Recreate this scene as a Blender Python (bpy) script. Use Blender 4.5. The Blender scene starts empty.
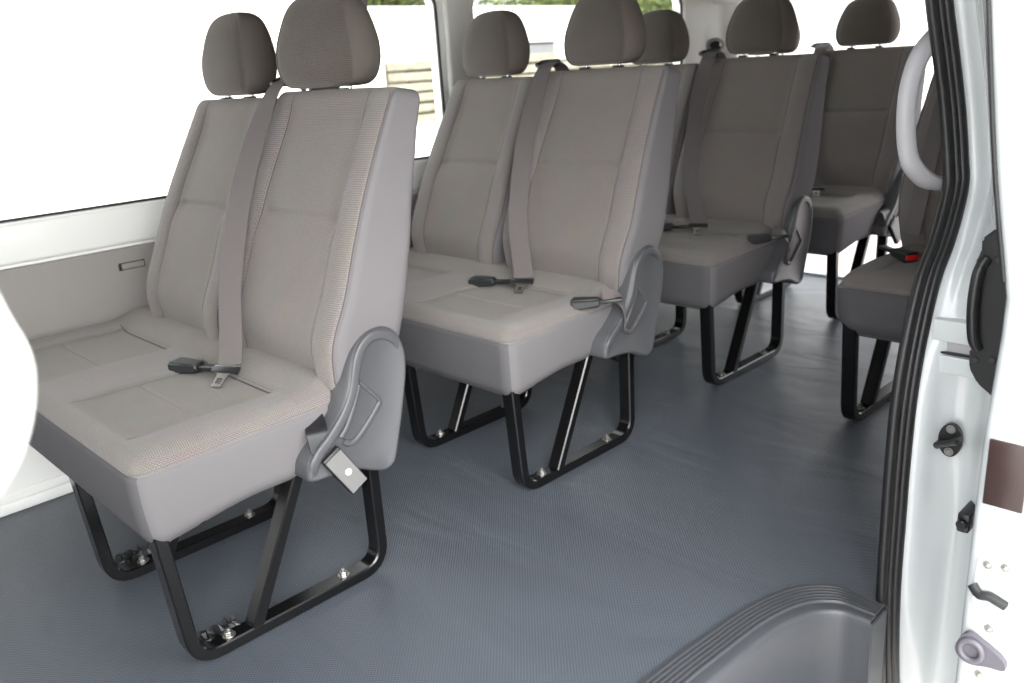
import bpy, bmesh, math, random
from mathutils import Vector, Matrix, noise

random.seed(7)
SC = bpy.context.scene
COL = SC.collection

# ------------------------------------------------------------------ camera
cam_d = bpy.data.cameras.new('camera')
cam = bpy.data.objects.new('camera', cam_d)
COL.objects.link(cam)
CP = Vector((1.3481, -0.462, 1.0071))
yaw, pit, roll, fpx = 0.8095, 0.3112, -0.0663, 856.61
F = Vector((-math.sin(yaw) * math.cos(pit), math.cos(yaw) * math.cos(pit), -math.sin(pit)))
R = Vector((math.cos(yaw), math.sin(yaw), 0))
U = R.cross(F)
R2 = R * math.cos(roll) + U * math.sin(roll)
U2 = U * math.cos(roll) - R * math.sin(roll)
m = Matrix((R2, U2, -F)).transposed().to_4x4()
m.translation = CP
cam.matrix_world = m
cam_d.sensor_width = 36.0
cam_d.lens = fpx * 36.0 / 1024.0
cam_d.clip_start = 0.02
cam_d.clip_end = 400
cam_d.dof.use_dof = True
cam_d.dof.focus_distance = 1.55
cam_d.dof.aperture_fstop = 4.6
SC.camera = cam

# ------------------------------------------------------------------ world and exposure
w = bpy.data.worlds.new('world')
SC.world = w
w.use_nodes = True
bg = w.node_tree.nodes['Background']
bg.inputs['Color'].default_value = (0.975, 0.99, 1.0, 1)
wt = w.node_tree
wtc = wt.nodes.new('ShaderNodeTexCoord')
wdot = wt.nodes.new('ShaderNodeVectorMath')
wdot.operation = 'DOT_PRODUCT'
wdot.inputs[1].default_value = (0.72, -0.55, 0.42)      # sky strengthened toward the door side, added to brighten the front seats
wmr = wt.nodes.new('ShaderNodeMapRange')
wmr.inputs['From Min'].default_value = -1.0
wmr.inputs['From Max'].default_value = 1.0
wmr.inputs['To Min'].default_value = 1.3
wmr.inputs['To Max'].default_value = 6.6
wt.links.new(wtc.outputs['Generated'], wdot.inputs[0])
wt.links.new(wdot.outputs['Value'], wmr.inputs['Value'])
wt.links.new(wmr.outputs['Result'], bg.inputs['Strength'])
SC.view_settings.view_transform = 'Standard'
SC.view_settings.look = 'None'
SC.view_settings.exposure = 0.12
SC.view_settings.gamma = 1.0
SC.view_settings.use_curve_mapping = False

sun_d = bpy.data.lights.new('sun', 'SUN')
sun_d.energy = 4.6
sun_d.angle = math.radians(40)
sun_d.color = (1.0, 0.98, 0.95)
sun = bpy.data.objects.new('sun', sun_d)
COL.objects.link(sun)
sun.rotation_euler = Vector((-0.66, 0.50, -0.52)).to_track_quat('-Z', 'Y').to_euler()


# ------------------------------------------------------------------ materials
def lin(c):
    return tuple(((x / 255.0) / 12.92 if x / 255.0 <= 0.04045 else (((x / 255.0) + 0.055) / 1.055) ** 2.4) for x in c) + (1.0,)


class NT:
    def __init__(self, name):
        self.m = bpy.data.materials.new(name)
        self.m.use_nodes = True
        self.t = self.m.node_tree
        self.b = self.t.nodes['Principled BSDF']

    def n(self, kind, **kw):
        o = self.t.nodes.new(kind)
        for k, v in kw.items():
            if k in o.inputs.keys():
                o.inputs[k].default_value = v
            else:
                setattr(o, k, v)
        return o

    def l(self, a, ao, b, bi):
        self.t.links.new(a.outputs[ao], b.inputs[bi])


def plain(name, col, rough=0.5, metal=0.0, bump=0.0, bscale=200.0, coat=0.0, var=0.06, spec=0.5):
    k = NT(name)
    k.b.inputs['Roughness'].default_value = rough
    k.b.inputs['Metallic'].default_value = metal
    k.b.inputs['Coat Weight'].default_value = coat
    k.b.inputs['Specular IOR Level'].default_value = spec
    tc = k.n('ShaderNodeTexCoord')
    ns = k.n('ShaderNodeTexNoise', Scale=9.0, Detail=3.0)
    k.l(tc, 'Object', ns, 'Vector')
    rp = k.n('ShaderNodeValToRGB')
    c = lin(col)
    rp.color_ramp.elements[0].color = tuple(x * (1 - var) for x in c[:3]) + (1,)
    rp.color_ramp.elements[1].color = tuple(min(1, x * (1 + var)) for x in c[:3]) + (1,)
    k.l(ns, 'Fac', rp, 'Fac')
    k.l(rp, 'Color', k.b, 'Base Color')
    if bump:
        n2 = k.n('ShaderNodeTexNoise', Scale=bscale, Detail=2.0)
        k.l(tc, 'Object', n2, 'Vector')
        bp = k.n('ShaderNodeBump', Strength=bump, Distance=0.002)
        k.l(n2, 'Fac', bp, 'Height')
        k.l(bp, 'Normal', k.b, 'Normal')
    return k.m


def weave(name, c0, c1, cell, bump=0.5, stag=True):
    """woven upholstery: staggered brick cells in the surface's own UV (metres)"""
    k = NT(name)
    k.b.inputs['Roughness'].default_value = 0.92
    k.b.inputs['Specular IOR Level'].default_value = 0.2
    k.b.inputs['Sheen Weight'].default_value = 0.25
    k.b.inputs['Sheen Roughness'].default_value = 0.5
    uv = k.n('ShaderNodeUVMap')
    br = k.n('ShaderNodeTexBrick')
    br.inputs['Scale'].default_value = 1.0
    br.inputs['Brick Width'].default_value = cell * 1.3
    br.inputs['Row Height'].default_value = cell * 0.7
    br.inputs['Mortar Size'].default_value = cell * 0.17
    br.inputs['Mortar Smooth'].default_value = 1.0
    br.inputs['Color1'].default_value = lin(c1)
    br.inputs['Color2'].default_value = tuple(x * 0.93 for x in lin(c1)[:3]) + (1,)
    br.inputs['Mortar'].default_value = lin(c0)
    k.l(uv, 'UV', br, 'Vector')
    ns = k.n('ShaderNodeTexNoise', Scale=14.0, Detail=3.0)
    k.l(uv, 'UV', ns, 'Vector')
    mx = k.n('ShaderNodeMix', data_type='RGBA', blend_type='MULTIPLY')
    mx.inputs['Factor'].default_value = 0.18
    k.t.links.new(br.outputs['Color'], mx.inputs['A'])
    k.t.links.new(ns.outputs['Color'], mx.inputs['B'])
    k.t.links.new(mx.outputs['Result'], k.b.inputs['Base Color'])
    bp = k.n('ShaderNodeBump', Strength=bump, Distance=0.0012)
    bp.invert = True
    k.l(br, 'Fac', bp, 'Height')
    k.l(bp, 'Normal', k.b, 'Normal')
    return k.m


M_BAND = weave('fabric_coarse_weave', (84, 79, 77), (136, 130, 127), 0.0056, 0.8)
M_MID = weave('fabric_fine_weave', (84, 79, 76), (132, 125, 120), 0.0044, 0.8)
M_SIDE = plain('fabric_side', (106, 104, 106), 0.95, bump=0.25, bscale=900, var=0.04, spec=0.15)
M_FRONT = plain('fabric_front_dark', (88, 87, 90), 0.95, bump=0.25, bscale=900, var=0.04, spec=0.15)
M_SEAM = plain('seam_thread', (74, 70, 69), 0.9)
M_LEG = plain('black_enamel', (13, 13, 14), 0.2, spec=0.5, var=0.03)
M_BOLT = plain('zinc_bolt', (170, 168, 165), 0.3, metal=0.9)
M_CHROME = plain('chrome', (215, 215, 215), 0.15, metal=1.0)
M_COVER = plain('grey_plastic', (74, 75, 78), 0.42, bump=0.2, bscale=700, var=0.03)
M_BLACKP = plain('black_plastic', (28, 29, 31), 0.35, bump=0.1, bscale=500, var=0.03)
M_BUCKLE = plain('buckle_plastic', (34, 37, 39), 0.42, var=0.03)
M_RED = plain('red_button', (200, 28, 28), 0.4)
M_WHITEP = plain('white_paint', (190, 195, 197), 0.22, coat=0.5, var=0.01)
M_CREAM = plain('cream_paint', (240, 241, 238), 0.35, coat=0.2, var=0.02)
M_TRIMG = plain('grey_wall_trim', (146, 142, 139), 0.7, bump=0.3, bscale=420, var=0.03)
M_PILLAR = plain('pillar_trim', (222, 222, 218), 0.6, var=0.02)
M_ROOF = plain('headliner', (132, 131, 128), 0.9, var=0.03)
M_HANDLE = plain('pale_grey_handle', (158, 158, 162), 0.4, var=0.02)
M_HANDLEW = plain('white_handle', (236, 238, 234), 0.4, var=0.01)
M_SEAL = plain('rubber_seal', (20, 20, 22), 0.42, bump=0.15, bscale=300, var=0.04)
M_STEP = plain('step_plastic', (68, 70, 74), 0.36, bump=0.3, bscale=500, var=0.04)
M_STICK = plain('dark_label', (42, 30, 28), 0.3, var=0.1)
M_STEEL = plain('grey_steel', (120, 120, 122), 0.4, metal=0.6)
M_RUBBERG = plain('grey_rubber', (78, 76, 84), 0.5)


def m_belt():
    k = NT('belt_webbing')
    k.b.inputs['Roughness'].default_value = 0.6
    uv = k.n('ShaderNodeUVMap')
    wv = k.n('ShaderNodeTexWave', Scale=180.0, Distortion=0.0)
    wv.bands_direction = 'DIAGONAL'
    k.l(uv, 'UV', wv, 'Vector')
    rp = k.n('ShaderNodeValToRGB')
    rp.color_ramp.elements[0].color = lin((80, 75, 75))
    rp.color_ramp.elements[1].color = lin((110, 104, 104))
    k.l(wv, 'Fac', rp, 'Fac')
    k.l(rp, 'Color', k.b, 'Base Color')
    bp = k.n('ShaderNodeBump', Strength=0.3, Distance=0.0005)
    k.l(wv, 'Fac', bp, 'Height')
    k.l(bp, 'Normal', k.b, 'Normal')
    return k.m


M_BELT = m_belt()


def m_floor():
    k = NT('floor_vinyl')
    k.b.inputs['Roughness'].default_value = 0.3
    k.b.inputs['Specular IOR Level'].default_value = 0.5
    tc = k.n('ShaderNodeTexCoord')
    # embossed diamond pattern: product of two diagonal waves
    mp = k.n('ShaderNodeMapping')
    mp.inputs['Rotation'].default_value = (0, 0, math.radians(45))
    k.l(tc, 'Object', mp, 'Vector')
    w1 = k.n('ShaderNodeTexWave', Scale=58.0)
    w1.bands_direction = 'X'
    w2 = k.n('ShaderNodeTexWave', Scale=58.0)
    w2.bands_direction = 'Y'
    k.l(mp, 'Vector', w1, 'Vector')
    k.l(mp, 'Vector', w2, 'Vector')
    mu = k.n('ShaderNodeMath', operation='MULTIPLY')
    k.l(w1, 'Fac', mu, 0)
    k.l(w2, 'Fac', mu, 1)
    # soft wrinkles of the sheet
    mp2 = k.n('ShaderNodeMapping')
    mp2.inputs['Rotation'].default_value = (0, 0, math.radians(-22))
    mp2.inputs['Scale'].default_value = (1.5, 3.6, 1.0)
    k.l(tc, 'Object', mp2, 'Vector')
    ns = k.n('ShaderNodeTexNoise', Scale=1.3, Detail=2.0, Distortion=1.0)
    k.l(mp2, 'Vector', ns, 'Vector')
    b1 = k.n('ShaderNodeBump', Strength=0.3, Distance=0.03)
    k.l(ns, 'Fac', b1, 'Height')
    b2 = k.n('ShaderNodeBump', Strength=0.55, Distance=0.0012)
    k.l(mu, 'Value', b2, 'Height')
    k.l(b1, 'Normal', b2, 'Normal')
    k.l(b2, 'Normal', k.b, 'Normal')
    rp = k.n('ShaderNodeValToRGB')
    rp.color_ramp.elements[0].color = lin((70, 75, 82))
    rp.color_ramp.elements[1].color = lin((92, 98, 107))
    k.l(mu, 'Value', rp, 'Fac')
    k.l(rp, 'Color', k.b, 'Base Color')
    return k.m


M_FLOOR = m_floor()


def m_glass():
    k = NT('window_glass')
    t = k.t
    tr = k.n('ShaderNodeBsdfTransparent')
    tr.inputs['Color'].default_value = (0.95, 0.97, 0.96, 1)
    gl = k.n('ShaderNodeBsdfGlossy', Roughness=0.02)
    lw = k.n('ShaderNodeLayerWeight', Blend=0.5)
    fr = k.n('ShaderNodeMath', operation='POWER')
    k.l(lw, 'Facing', fr, 0)
    fr.inputs[1].default_value = 5.0
    ad = k.n('ShaderNodeMath', operation='MULTIPLY_ADD')
    k.l(fr, 'Value', ad, 0)
    ad.inputs[1].default_value = 0.7
    ad.inputs[2].default_value = 0.04
    mx = k.n('ShaderNodeMixShader')
    k.l(ad, 'Value', mx, 0)
    k.l(tr, 0, mx, 1)
    k.l(gl, 0, mx, 2)
    t.links.new(mx.outputs[0], t.nodes['Material Output'].inputs['Surface'])
    return k.m


M_GLASS = m_glass()


def m_noise(name, c0, c1, scale, rough=0.9, stretch=(1, 1, 1), bump=0.5, dist=0.05):
    k = NT(name)
    k.b.inputs['Roughness'].default_value = rough
    tc = k.n('ShaderNodeTexCoord')
    mp = k.n('ShaderNodeMapping')
    mp.inputs['Scale'].default_value = stretch
    k.l(tc, 'Object', mp, 'Vector')
    ns = k.n('ShaderNodeTexNoise', Scale=scale, Detail=6.0, Roughness=0.65)
    k.l(mp, 'Vector', ns, 'Vector')
    rp = k.n('ShaderNodeValToRGB')
    rp.color_ramp.elements[0].position = 0.35
    rp.color_ramp.elements[1].position = 0.65
    rp.color_ramp.elements[0].color = lin(c0)
    rp.color_ramp.elements[1].color = lin(c1)
    k.l(ns, 'Fac', rp, 'Fac')
    k.l(rp, 'Color', k.b, 'Base Color')
    bp = k.n('ShaderNodeBump', Strength=bump, Distance=dist)
    k.l(ns, 'Fac', bp, 'Height')
    k.l(bp, 'Normal', k.b, 'Normal')
    return k.m


M_CONC = m_noise('pale_concrete', (205, 198, 192), (222, 216, 210), 1.5, bump=0.1)
M_LOG = m_noise('weathered_stone_course', (110, 103, 90), (150, 142, 126), 2.2, stretch=(1, 1, 4))
M_GAP = m_noise('dark_joint', (48, 46, 34), (70, 70, 48), 2.0)
M_GREEN = m_noise('leaf_green', (44, 58, 24), (104, 112, 52), 1.4)
M_BROWN = m_noise('leaf_brown', (92, 70, 50), (128, 104, 78), 1.6)


# ------------------------------------------------------------------ object helpers
def obj(name, me, parent=None):
    o = bpy.data.objects.new(name, me)
    COL.objects.link(o)
    if parent is not None:
        o.parent = parent
    return o


def tag(o, label, cat, group=None, kind=None):
    o['label'] = label
    if cat:
        o['category'] = cat
    if group:
        o['group'] = group
    if kind:
        o['kind'] = kind
    return o


def struct(o):
    o['kind'] = 'structure'
    return o


def thing(name, label, cat, loc=(0, 0, 0), group=None):
    o = bpy.data.objects.new(name, None)
    COL.objects.link(o)
    o.location = loc
    o.empty_display_size = 0.1
    return tag(o, label, cat, group)


def copy_tree(o, parent=None):
    c = o.copy()
    COL.objects.link(c)
    c.parent = parent
    for ch in list(o.children):
        copy_tree(ch, c)
    return c


def mesh(name, verts, faces, mats, uvs=None, mi=None, smooth=True, sharp=None):
    me = bpy.data.meshes.new(name)
    me.from_pydata([tuple(v) for v in verts], [], faces)
    for mm in (mats if isinstance(mats, (list, tuple)) else [mats]):
        me.materials.append(mm)
    if mi:
        me.polygons.foreach_set('material_index', mi)
    if smooth:
        me.polygons.foreach_set('use_smooth', [True] * len(faces))
    if uvs:
        ul = me.uv_layers.new(name='UVMap')
        flat = []
        for f in uvs:
            for c in f:
                flat += [c[0], c[1]]
        ul.data.foreach_set('uv', flat)
    me.update()
    if sharp is not None:
        me.set_sharp_from_angle(angle=math.radians(sharp))
    return me


def from_bm(name, bm, mats, smooth=True, sharp=35):
    bmesh.ops.recalc_face_normals(bm, faces=bm.faces)
    me = bpy.data.meshes.new(name)
    bm.to_mesh(me)
    bm.free()
    for mm in (mats if isinstance(mats, (list, tuple)) else [mats]):
        me.materials.append(mm)
    if smooth:
        me.polygons.foreach_set('use_smooth', [True] * len(me.polygons))
        me.set_sharp_from_angle(angle=math.radians(sharp))
    return me


def add_box(bm, a, b, bev=0.0, seg=2, mat=0, M=None):
    t = bmesh.new()
    bmesh.ops.create_cube(t, size=1.0)
    c = [(a[i] + b[i]) / 2 for i in range(3)]
    s = [abs(b[i] - a[i]) for i in range(3)]
    for v in t.verts:
        v.co = Vector((v.co.x * s[0] + c[0], v.co.y * s[1] + c[1], v.co.z * s[2] + c[2]))
    if bev:
        bmesh.ops.bevel(t, geom=list(t.edges), offset=bev, segments=seg, affect='EDGES', profile=0.5)
    merge(bm, t, mat, M)


def merge(bm, t, mat=0, M=None):
    vm = {}
    for v in t.verts:
        vm[v] = bm.verts.new(M @ v.co if M else v.co)
    for f in t.faces:
        try:
            nf = bm.faces.new([vm[v] for v in f.verts])
            nf.material_index = mat
        except ValueError:
            pass
    t.free()


def add_cyl(bm, p0, p1, r0, r1=None, n=16, bev=0.0, mat=0):
    r1 = r0 if r1 is None else r1
    p0, p1 = Vector(p0), Vector(p1)
    q = (p1 - p0).to_track_quat('Z', 'Y')
    L = (p1 - p0).length
    prof = [(r0 - bev, 0), (r0, bev), (r1, L - bev), (r1 - bev, L)] if bev else [(r0, 0), (r1, L)]
    rings = []
    for r, z in prof:
        rings.append([bm.verts.new(p0 + q @ Vector((r * math.cos(2 * math.pi * i / n), r * math.sin(2 * math.pi * i / n), z))) for i in range(n)])
    for a, b in zip(rings, rings[1:]):
        for i in range(n):
            f = bm.faces.new((a[i], a[(i + 1) % n], b[(i + 1) % n], b[i]))
            f.material_index = mat
    f = bm.faces.new(rings[0][::-1]); f.material_index = mat
    f = bm.faces.new(rings[-1]); f.material_index = mat


def catmull(pts, n=8, closed=False):
    P = [Vector(p) for p in pts]
    out = []
    N = len(P)
    rng = range(N) if closed else range(N - 1)
    for i in rng:
        if closed:
            a, b, c, d = P[(i - 1) % N], P[i], P[(i + 1) % N], P[(i + 2) % N]
        else:
            a, b, c, d = P[max(i - 1, 0)], P[i], P[i + 1], P[min(i + 2, N - 1)]
        for k in range(n):
            t = k / n
            out.append(0.5 * ((2 * b) + (c - a) * t + (2 * a - 5 * b + 4 * c - d) * t * t + (3 * b - a - 3 * c + d) * t ** 3))
    if not closed:
        out.append(P[-1])
    return out


def fillet(pts, radii, n=6):
    """polyline with rounded corners"""
    P = [Vector(p) for p in pts]
    out = [P[0]]
    for i in range(1, len(P) - 1):
        r = radii[i - 1]
        a = (P[i - 1] - P[i]).normalized()
        b = (P[i + 1] - P[i]).normalized()
        ang = a.angle(b)
        d = r / math.tan(ang / 2)
        s, e = P[i] + a * d, P[i] + b * d
        for k in range(n + 1):
            t = k / n
            out.append(s * (1 - t) ** 2 + P[i] * 2 * t * (1 - t) + e * t * t)
    out.append(P[-1])
    return out


def sweep(bm, path, prof, side, closed=False, cap=True, mat=0, scale=None):
    """sweep closed profile [(a,b)] along path; a goes along the `side` vector, b along side x tangent"""
    path = [Vector(p) for p in path]
    n = len(path)
    rings = []
    for i, p in enumerate(path):
        if closed:
            t = path[(i + 1) % n] - path[(i - 1) % n]
        else:
            t = path[min(i + 1, n - 1)] - path[max(i - 1, 0)]
        t.normalize()
        s = Vector(side)
        s = (s - t * s.dot(t)).normalized()
        b = s.cross(t)
        k = scale[i] if scale else 1.0
        rings.append([bm.verts.new(p + s * (x * k) + b * (y * k)) for x, y in prof])
    m_ = len(prof)
    L = list(zip(rings, rings[1:])) + ([(rings[-1], rings[0])] if closed else [])
    for a, b in L:
        for i in range(m_):
            f = bm.faces.new((a[i], a[(i + 1) % m_], b[(i + 1) % m_], b[i]))
            f.material_index = mat
    if cap and not closed:
        for rg in (rings[0][::-1], rings[-1]):
            f = bm.faces.new(rg)
            f.material_index = mat


def rrect(w_, h_, r, n=3):
    out = []
    for cx, cy, a0 in ((w_ / 2 - r, h_ / 2 - r, 0), (-w_ / 2 + r, h_ / 2 - r, 90), (-w_ / 2 + r, -h_ / 2 + r, 180), (w_ / 2 - r, -h_ / 2 + r, 270)):
        for k in range(n + 1):
            a = math.radians(a0 + 90 * k / n)
            out.append((cx + r * math.cos(a), cy + r * math.sin(a)))
    return out


def circ(r, n=10):
    return [(r * math.cos(2 * math.pi * k / n), r * math.sin(2 * math.pi * k / n)) for k in range(n)]


def ribbon(name, path, width, thick, side, mat, parent, uvs=True):
    """flat strap with thickness along a path"""
    path = [Vector(p) for p in path]
    V, Fc, UV = [], [], []
    d = 0.0
    dist = [0.0]
    for a, b in zip(path, path[1:]):
        d += (b - a).length
        dist.append(d)
    n = len(path)
    for i, p in enumerate(path):
        t = (path[min(i + 1, n - 1)] - path[max(i - 1, 0)]).normalized()
        s = Vector(side[i] if isinstance(side, list) else side)
        s = (s - t * s.dot(t)).normalized()
        b = s.cross(t)
        for x, y in ((-.5, -.5), (.5, -.5), (.5, .5), (-.5, .5)):
            V.append(p + s * x * width + b * y * thick)
    for i in range(n - 1):
        for k in range(4):
            a, b = i * 4 + k, i * 4 + (k + 1) % 4
            Fc.append((a, b, b + 4, a + 4))
            u0, u1 = (0, width) if k in (0,) else ((width, 0) if k == 2 else (0, thick))
            UV.append(((u0, dist[i]), (u1, dist[i]), (u1, dist[i + 1]), (u0, dist[i + 1])))
    Fc += [(3, 2, 1, 0), tuple((n - 1) * 4 + k for k in range(4))]
    UV += [((0, 0),) * 4, ((0, 0),) * 4]
    me = mesh(name, V, Fc, mat, uvs=UV, sharp=50)
    return obj(name, me, parent)


def smooth01(t):
    t = max(0.0, min(1.0, t))
    return t * t * (3 - 2 * t)


def gauss(x, s):
    return math.exp(-(x / s) ** 2)


def interp(tab, x):
    if x <= tab[0][0]:
        (x0, y0), (x1, y1) = tab[0], tab[1]
        return y0 + (y1 - y0) * (x - x0) / (x1 - x0)
    for (x0, y0), (x1, y1) in zip(tab, tab[1:]):
        if x <= x1:
            return y0 + (y1 - y0) * (x - x0) / (x1 - x0)
    (x0, y0), (x1, y1) = tab[-2], tab[-1]
    return y1 + (y1 - y0) * (x - x1) / (x1 - x0)


def axis(a, b, step, dense=(), dstep=0.0025, dw=0.011, r=0.0):
    """sample positions from a to b, denser round the places in `dense` and within r of the ends"""
    pts = {round(a, 5), round(b, 5)}
    n = max(2, int(round((b - a) / step)))
    for i in range(n + 1):
        pts.add(round(a + (b - a) * i / n, 5))
    for c in dense:
        k = -dw
        while k <= dw + 1e-9:
            if a < c + k < b:
                pts.add(round(c + k, 5))
            k += dstep
    if r:
        for i in range(1, 7):
            q = r * (1 - math.cos(math.pi / 2 * i / 6))
            q = r * i / 6
            pts.add(round(a + q, 5))
            pts.add(round(b - q, 5))
    L = sorted(pts)
    out = [L[0]]
    for p in L[1:]:
        if p - out[-1] > 0.0011 or p == L[-1]:
            if p == L[-1] and p - out[-1] <= 0.0011 and len(out) > 1:
                out[-1] = p
            else:
                out.append(p)
    return out


def rbox(xs, ys, zs, r):
    """rounded box surface grid; returns verts, faces, uvs, face tags and flat centres"""
    X0, X1, Y0, Y1, Z0, Z1 = xs[0], xs[-1], ys[0], ys[-1], zs[0], zs[-1]
    idx, V, FL = {}, [], []

    def vid(p):
        k = (round(p[0], 5), round(p[1], 5), round(p[2], 5))
        if k not in idx:
            c = (min(max(p[0], X0 + r), X1 - r), min(max(p[1], Y0 + r), Y1 - r), min(max(p[2], Z0 + r), Z1 - r))
            d = Vector((p[0] - c[0], p[1] - c[1], p[2] - c[2]))
            q = Vector(c) + (d.normalized() * r if d.length > 1e-9 else d)
            idx[k] = len(V)
            V.append(q)
            FL.append(Vector(p))
        return idx[k]
    faces, uvs, tags, cen = [], [], [], []

    def patch(A, B, f, t, flip):
        for i in range(len(A) - 1):
            for j in range(len(B) - 1):
                q = [(A[i], B[j]), (A[i + 1], B[j]), (A[i + 1], B[j + 1]), (A[i], B[j + 1])]
                if flip:
                    q = q[::-1]
                faces.append(tuple(vid(f(a, b)) for a, b in q))
                uvs.append(tuple(q))
                tags.append(t)
                cen.append(Vector(f((A[i] + A[i + 1]) / 2, (B[j] + B[j + 1]) / 2)))
    patch(xs, zs, lambda a, b: (a, Y0, b), 'front', False)
    patch(xs, zs, lambda a, b: (a, Y1, b), 'back', True)
    patch(ys, zs, lambda a, b: (X1, a, b), 'right', False)
    patch(ys, zs, lambda a, b: (X0, a, b), 'left', True)
    patch(xs, ys, lambda a, b: (a, b, Z1), 'top', False)
    patch(xs, ys, lambda a, b: (a, b, Z0), 'bottom', True)
    return V, faces, uvs, tags, cen


# ------------------------------------------------------------------ seat parts
BACK_FRONT = [(0.40, 0.342), (0.44, 0.346), (0.50, 0.350), (0.56, 0.360), (0.63, 0.381), (0.70, 0.406), (0.79, 0.446), (0.874, 0.489), (0.97, 0.541)]
BACK_THICK = [(0.42, 0.150), (0.56, 0.155), (0.70, 0.142), (0.85, 0.108), (0.97, 0.074)]


def make_backrest(hw, ktop=0.09, skew=0.0, mirror=1):
    """one seat back, local x centred on the back, y and z in the seat's frame"""
    ZB, ZT = 0.408, 0.985
    SX, EX = hw * 0.64, hw * 0.955
    CRZ = 0.745
    xs = axis(-hw, hw, 0.014, dense=(-SX, SX, -EX, EX), r=0.026)
    zs = axis(ZB, ZT, 0.016, dense=(CRZ,), r=0.026)
    ys = axis(0.0, 0.13, 0.02, r=0.026)
    V, Fc, UV, T, Cn = rbox(xs, ys, zs, 0.024)
    out = []
    for v in V:
        x, y, z = v
        fw = 1 - min(1, y / 0.13)            # 1 at the front surface
        h = (z - ZB) / (ZT - ZB)
        yf = interp(BACK_FRONT, z)
        # smooth the profile by averaging
        yf = (interp(BACK_FRONT, z - 0.025) + 2 * yf + interp(BACK_FRONT, z + 0.025)) / 4
        th = interp(BACK_THICK, z)
        g = 0.0
        ax = abs(x)
        inner = 1 - smooth01((ax - SX + 0.022) / 0.044)
        top_fade = 1 - 0.7 * smooth01((z - 0.90) / 0.07)
        g -= 0.013 * inner * top_fade
        g += 0.010 * inner * smooth01((CRZ - z) / 0.05) * smooth01((z - 0.44) / 0.1)
        g -= 0.0045 * gauss(ax - SX, 0.0035) * smooth01((z - 0.45) / 0.05) * smooth01((0.97 - z) / 0.03)
        g -= 0.003 * gauss(ax - EX, 0.003)
        g -= 0.007 * gauss(z - CRZ, 0.009) * (1 - smooth01((ax - SX + 0.012) / 0.014))
        g += 0.006 * gauss(ax - (SX + EX) / 2, 0.03)
        # belly at the bottom of the cushion, tucked under
        g += 0.014 * gauss(z - 0.53, 0.07)
        g -= 0.022 * (1 - smooth01((z - ZB) / 0.045))
        y2 = yf + (y / 0.13) * th - g * fw ** 0.7
        # outline: shoulders narrower than the waist
        k = 1.0 - ktop * smooth01((h - 0.30) / 0.80) - 0.11 * (1 - smooth01(h / 0.36))
        x += skew * smooth01((h - 0.2) / 0.8) / mirror
        z2 = z + 0.001 * (1 - (x / hw) ** 2) * smooth01((z - 0.9) / 0.08) - 0.012 * (y / 0.13) * smooth01((z - 0.9) / 0.08)
        out.append((x * k * mirror, y2, z2))
    mi = []
    for t, c in zip(T, Cn):
        ax = abs(c.x)
        if t == 'front' and ax < EX:
            if abs(ax - SX) < 0.0013 and c.z > 0.46:
                mi.append(3)
            else:
                mi.append(0 if ax > SX else 1)
        elif t == 'top' and ax < EX and c.y < 0.03:
            mi.append(1 if ax < SX else 0)
        elif t == 'front' and ax < EX + 0.0026:
            mi.append(3)
        else:
            mi.append(2)
    if mirror < 0:
        Fc = [f[::-1] for f in Fc]
        UV = [u[::-1] for u in UV]
    return mesh('backrest', out, Fc, [M_BAND, M_MID, M_SIDE, M_SEAM], uvs=UV, mi=mi)


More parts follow.
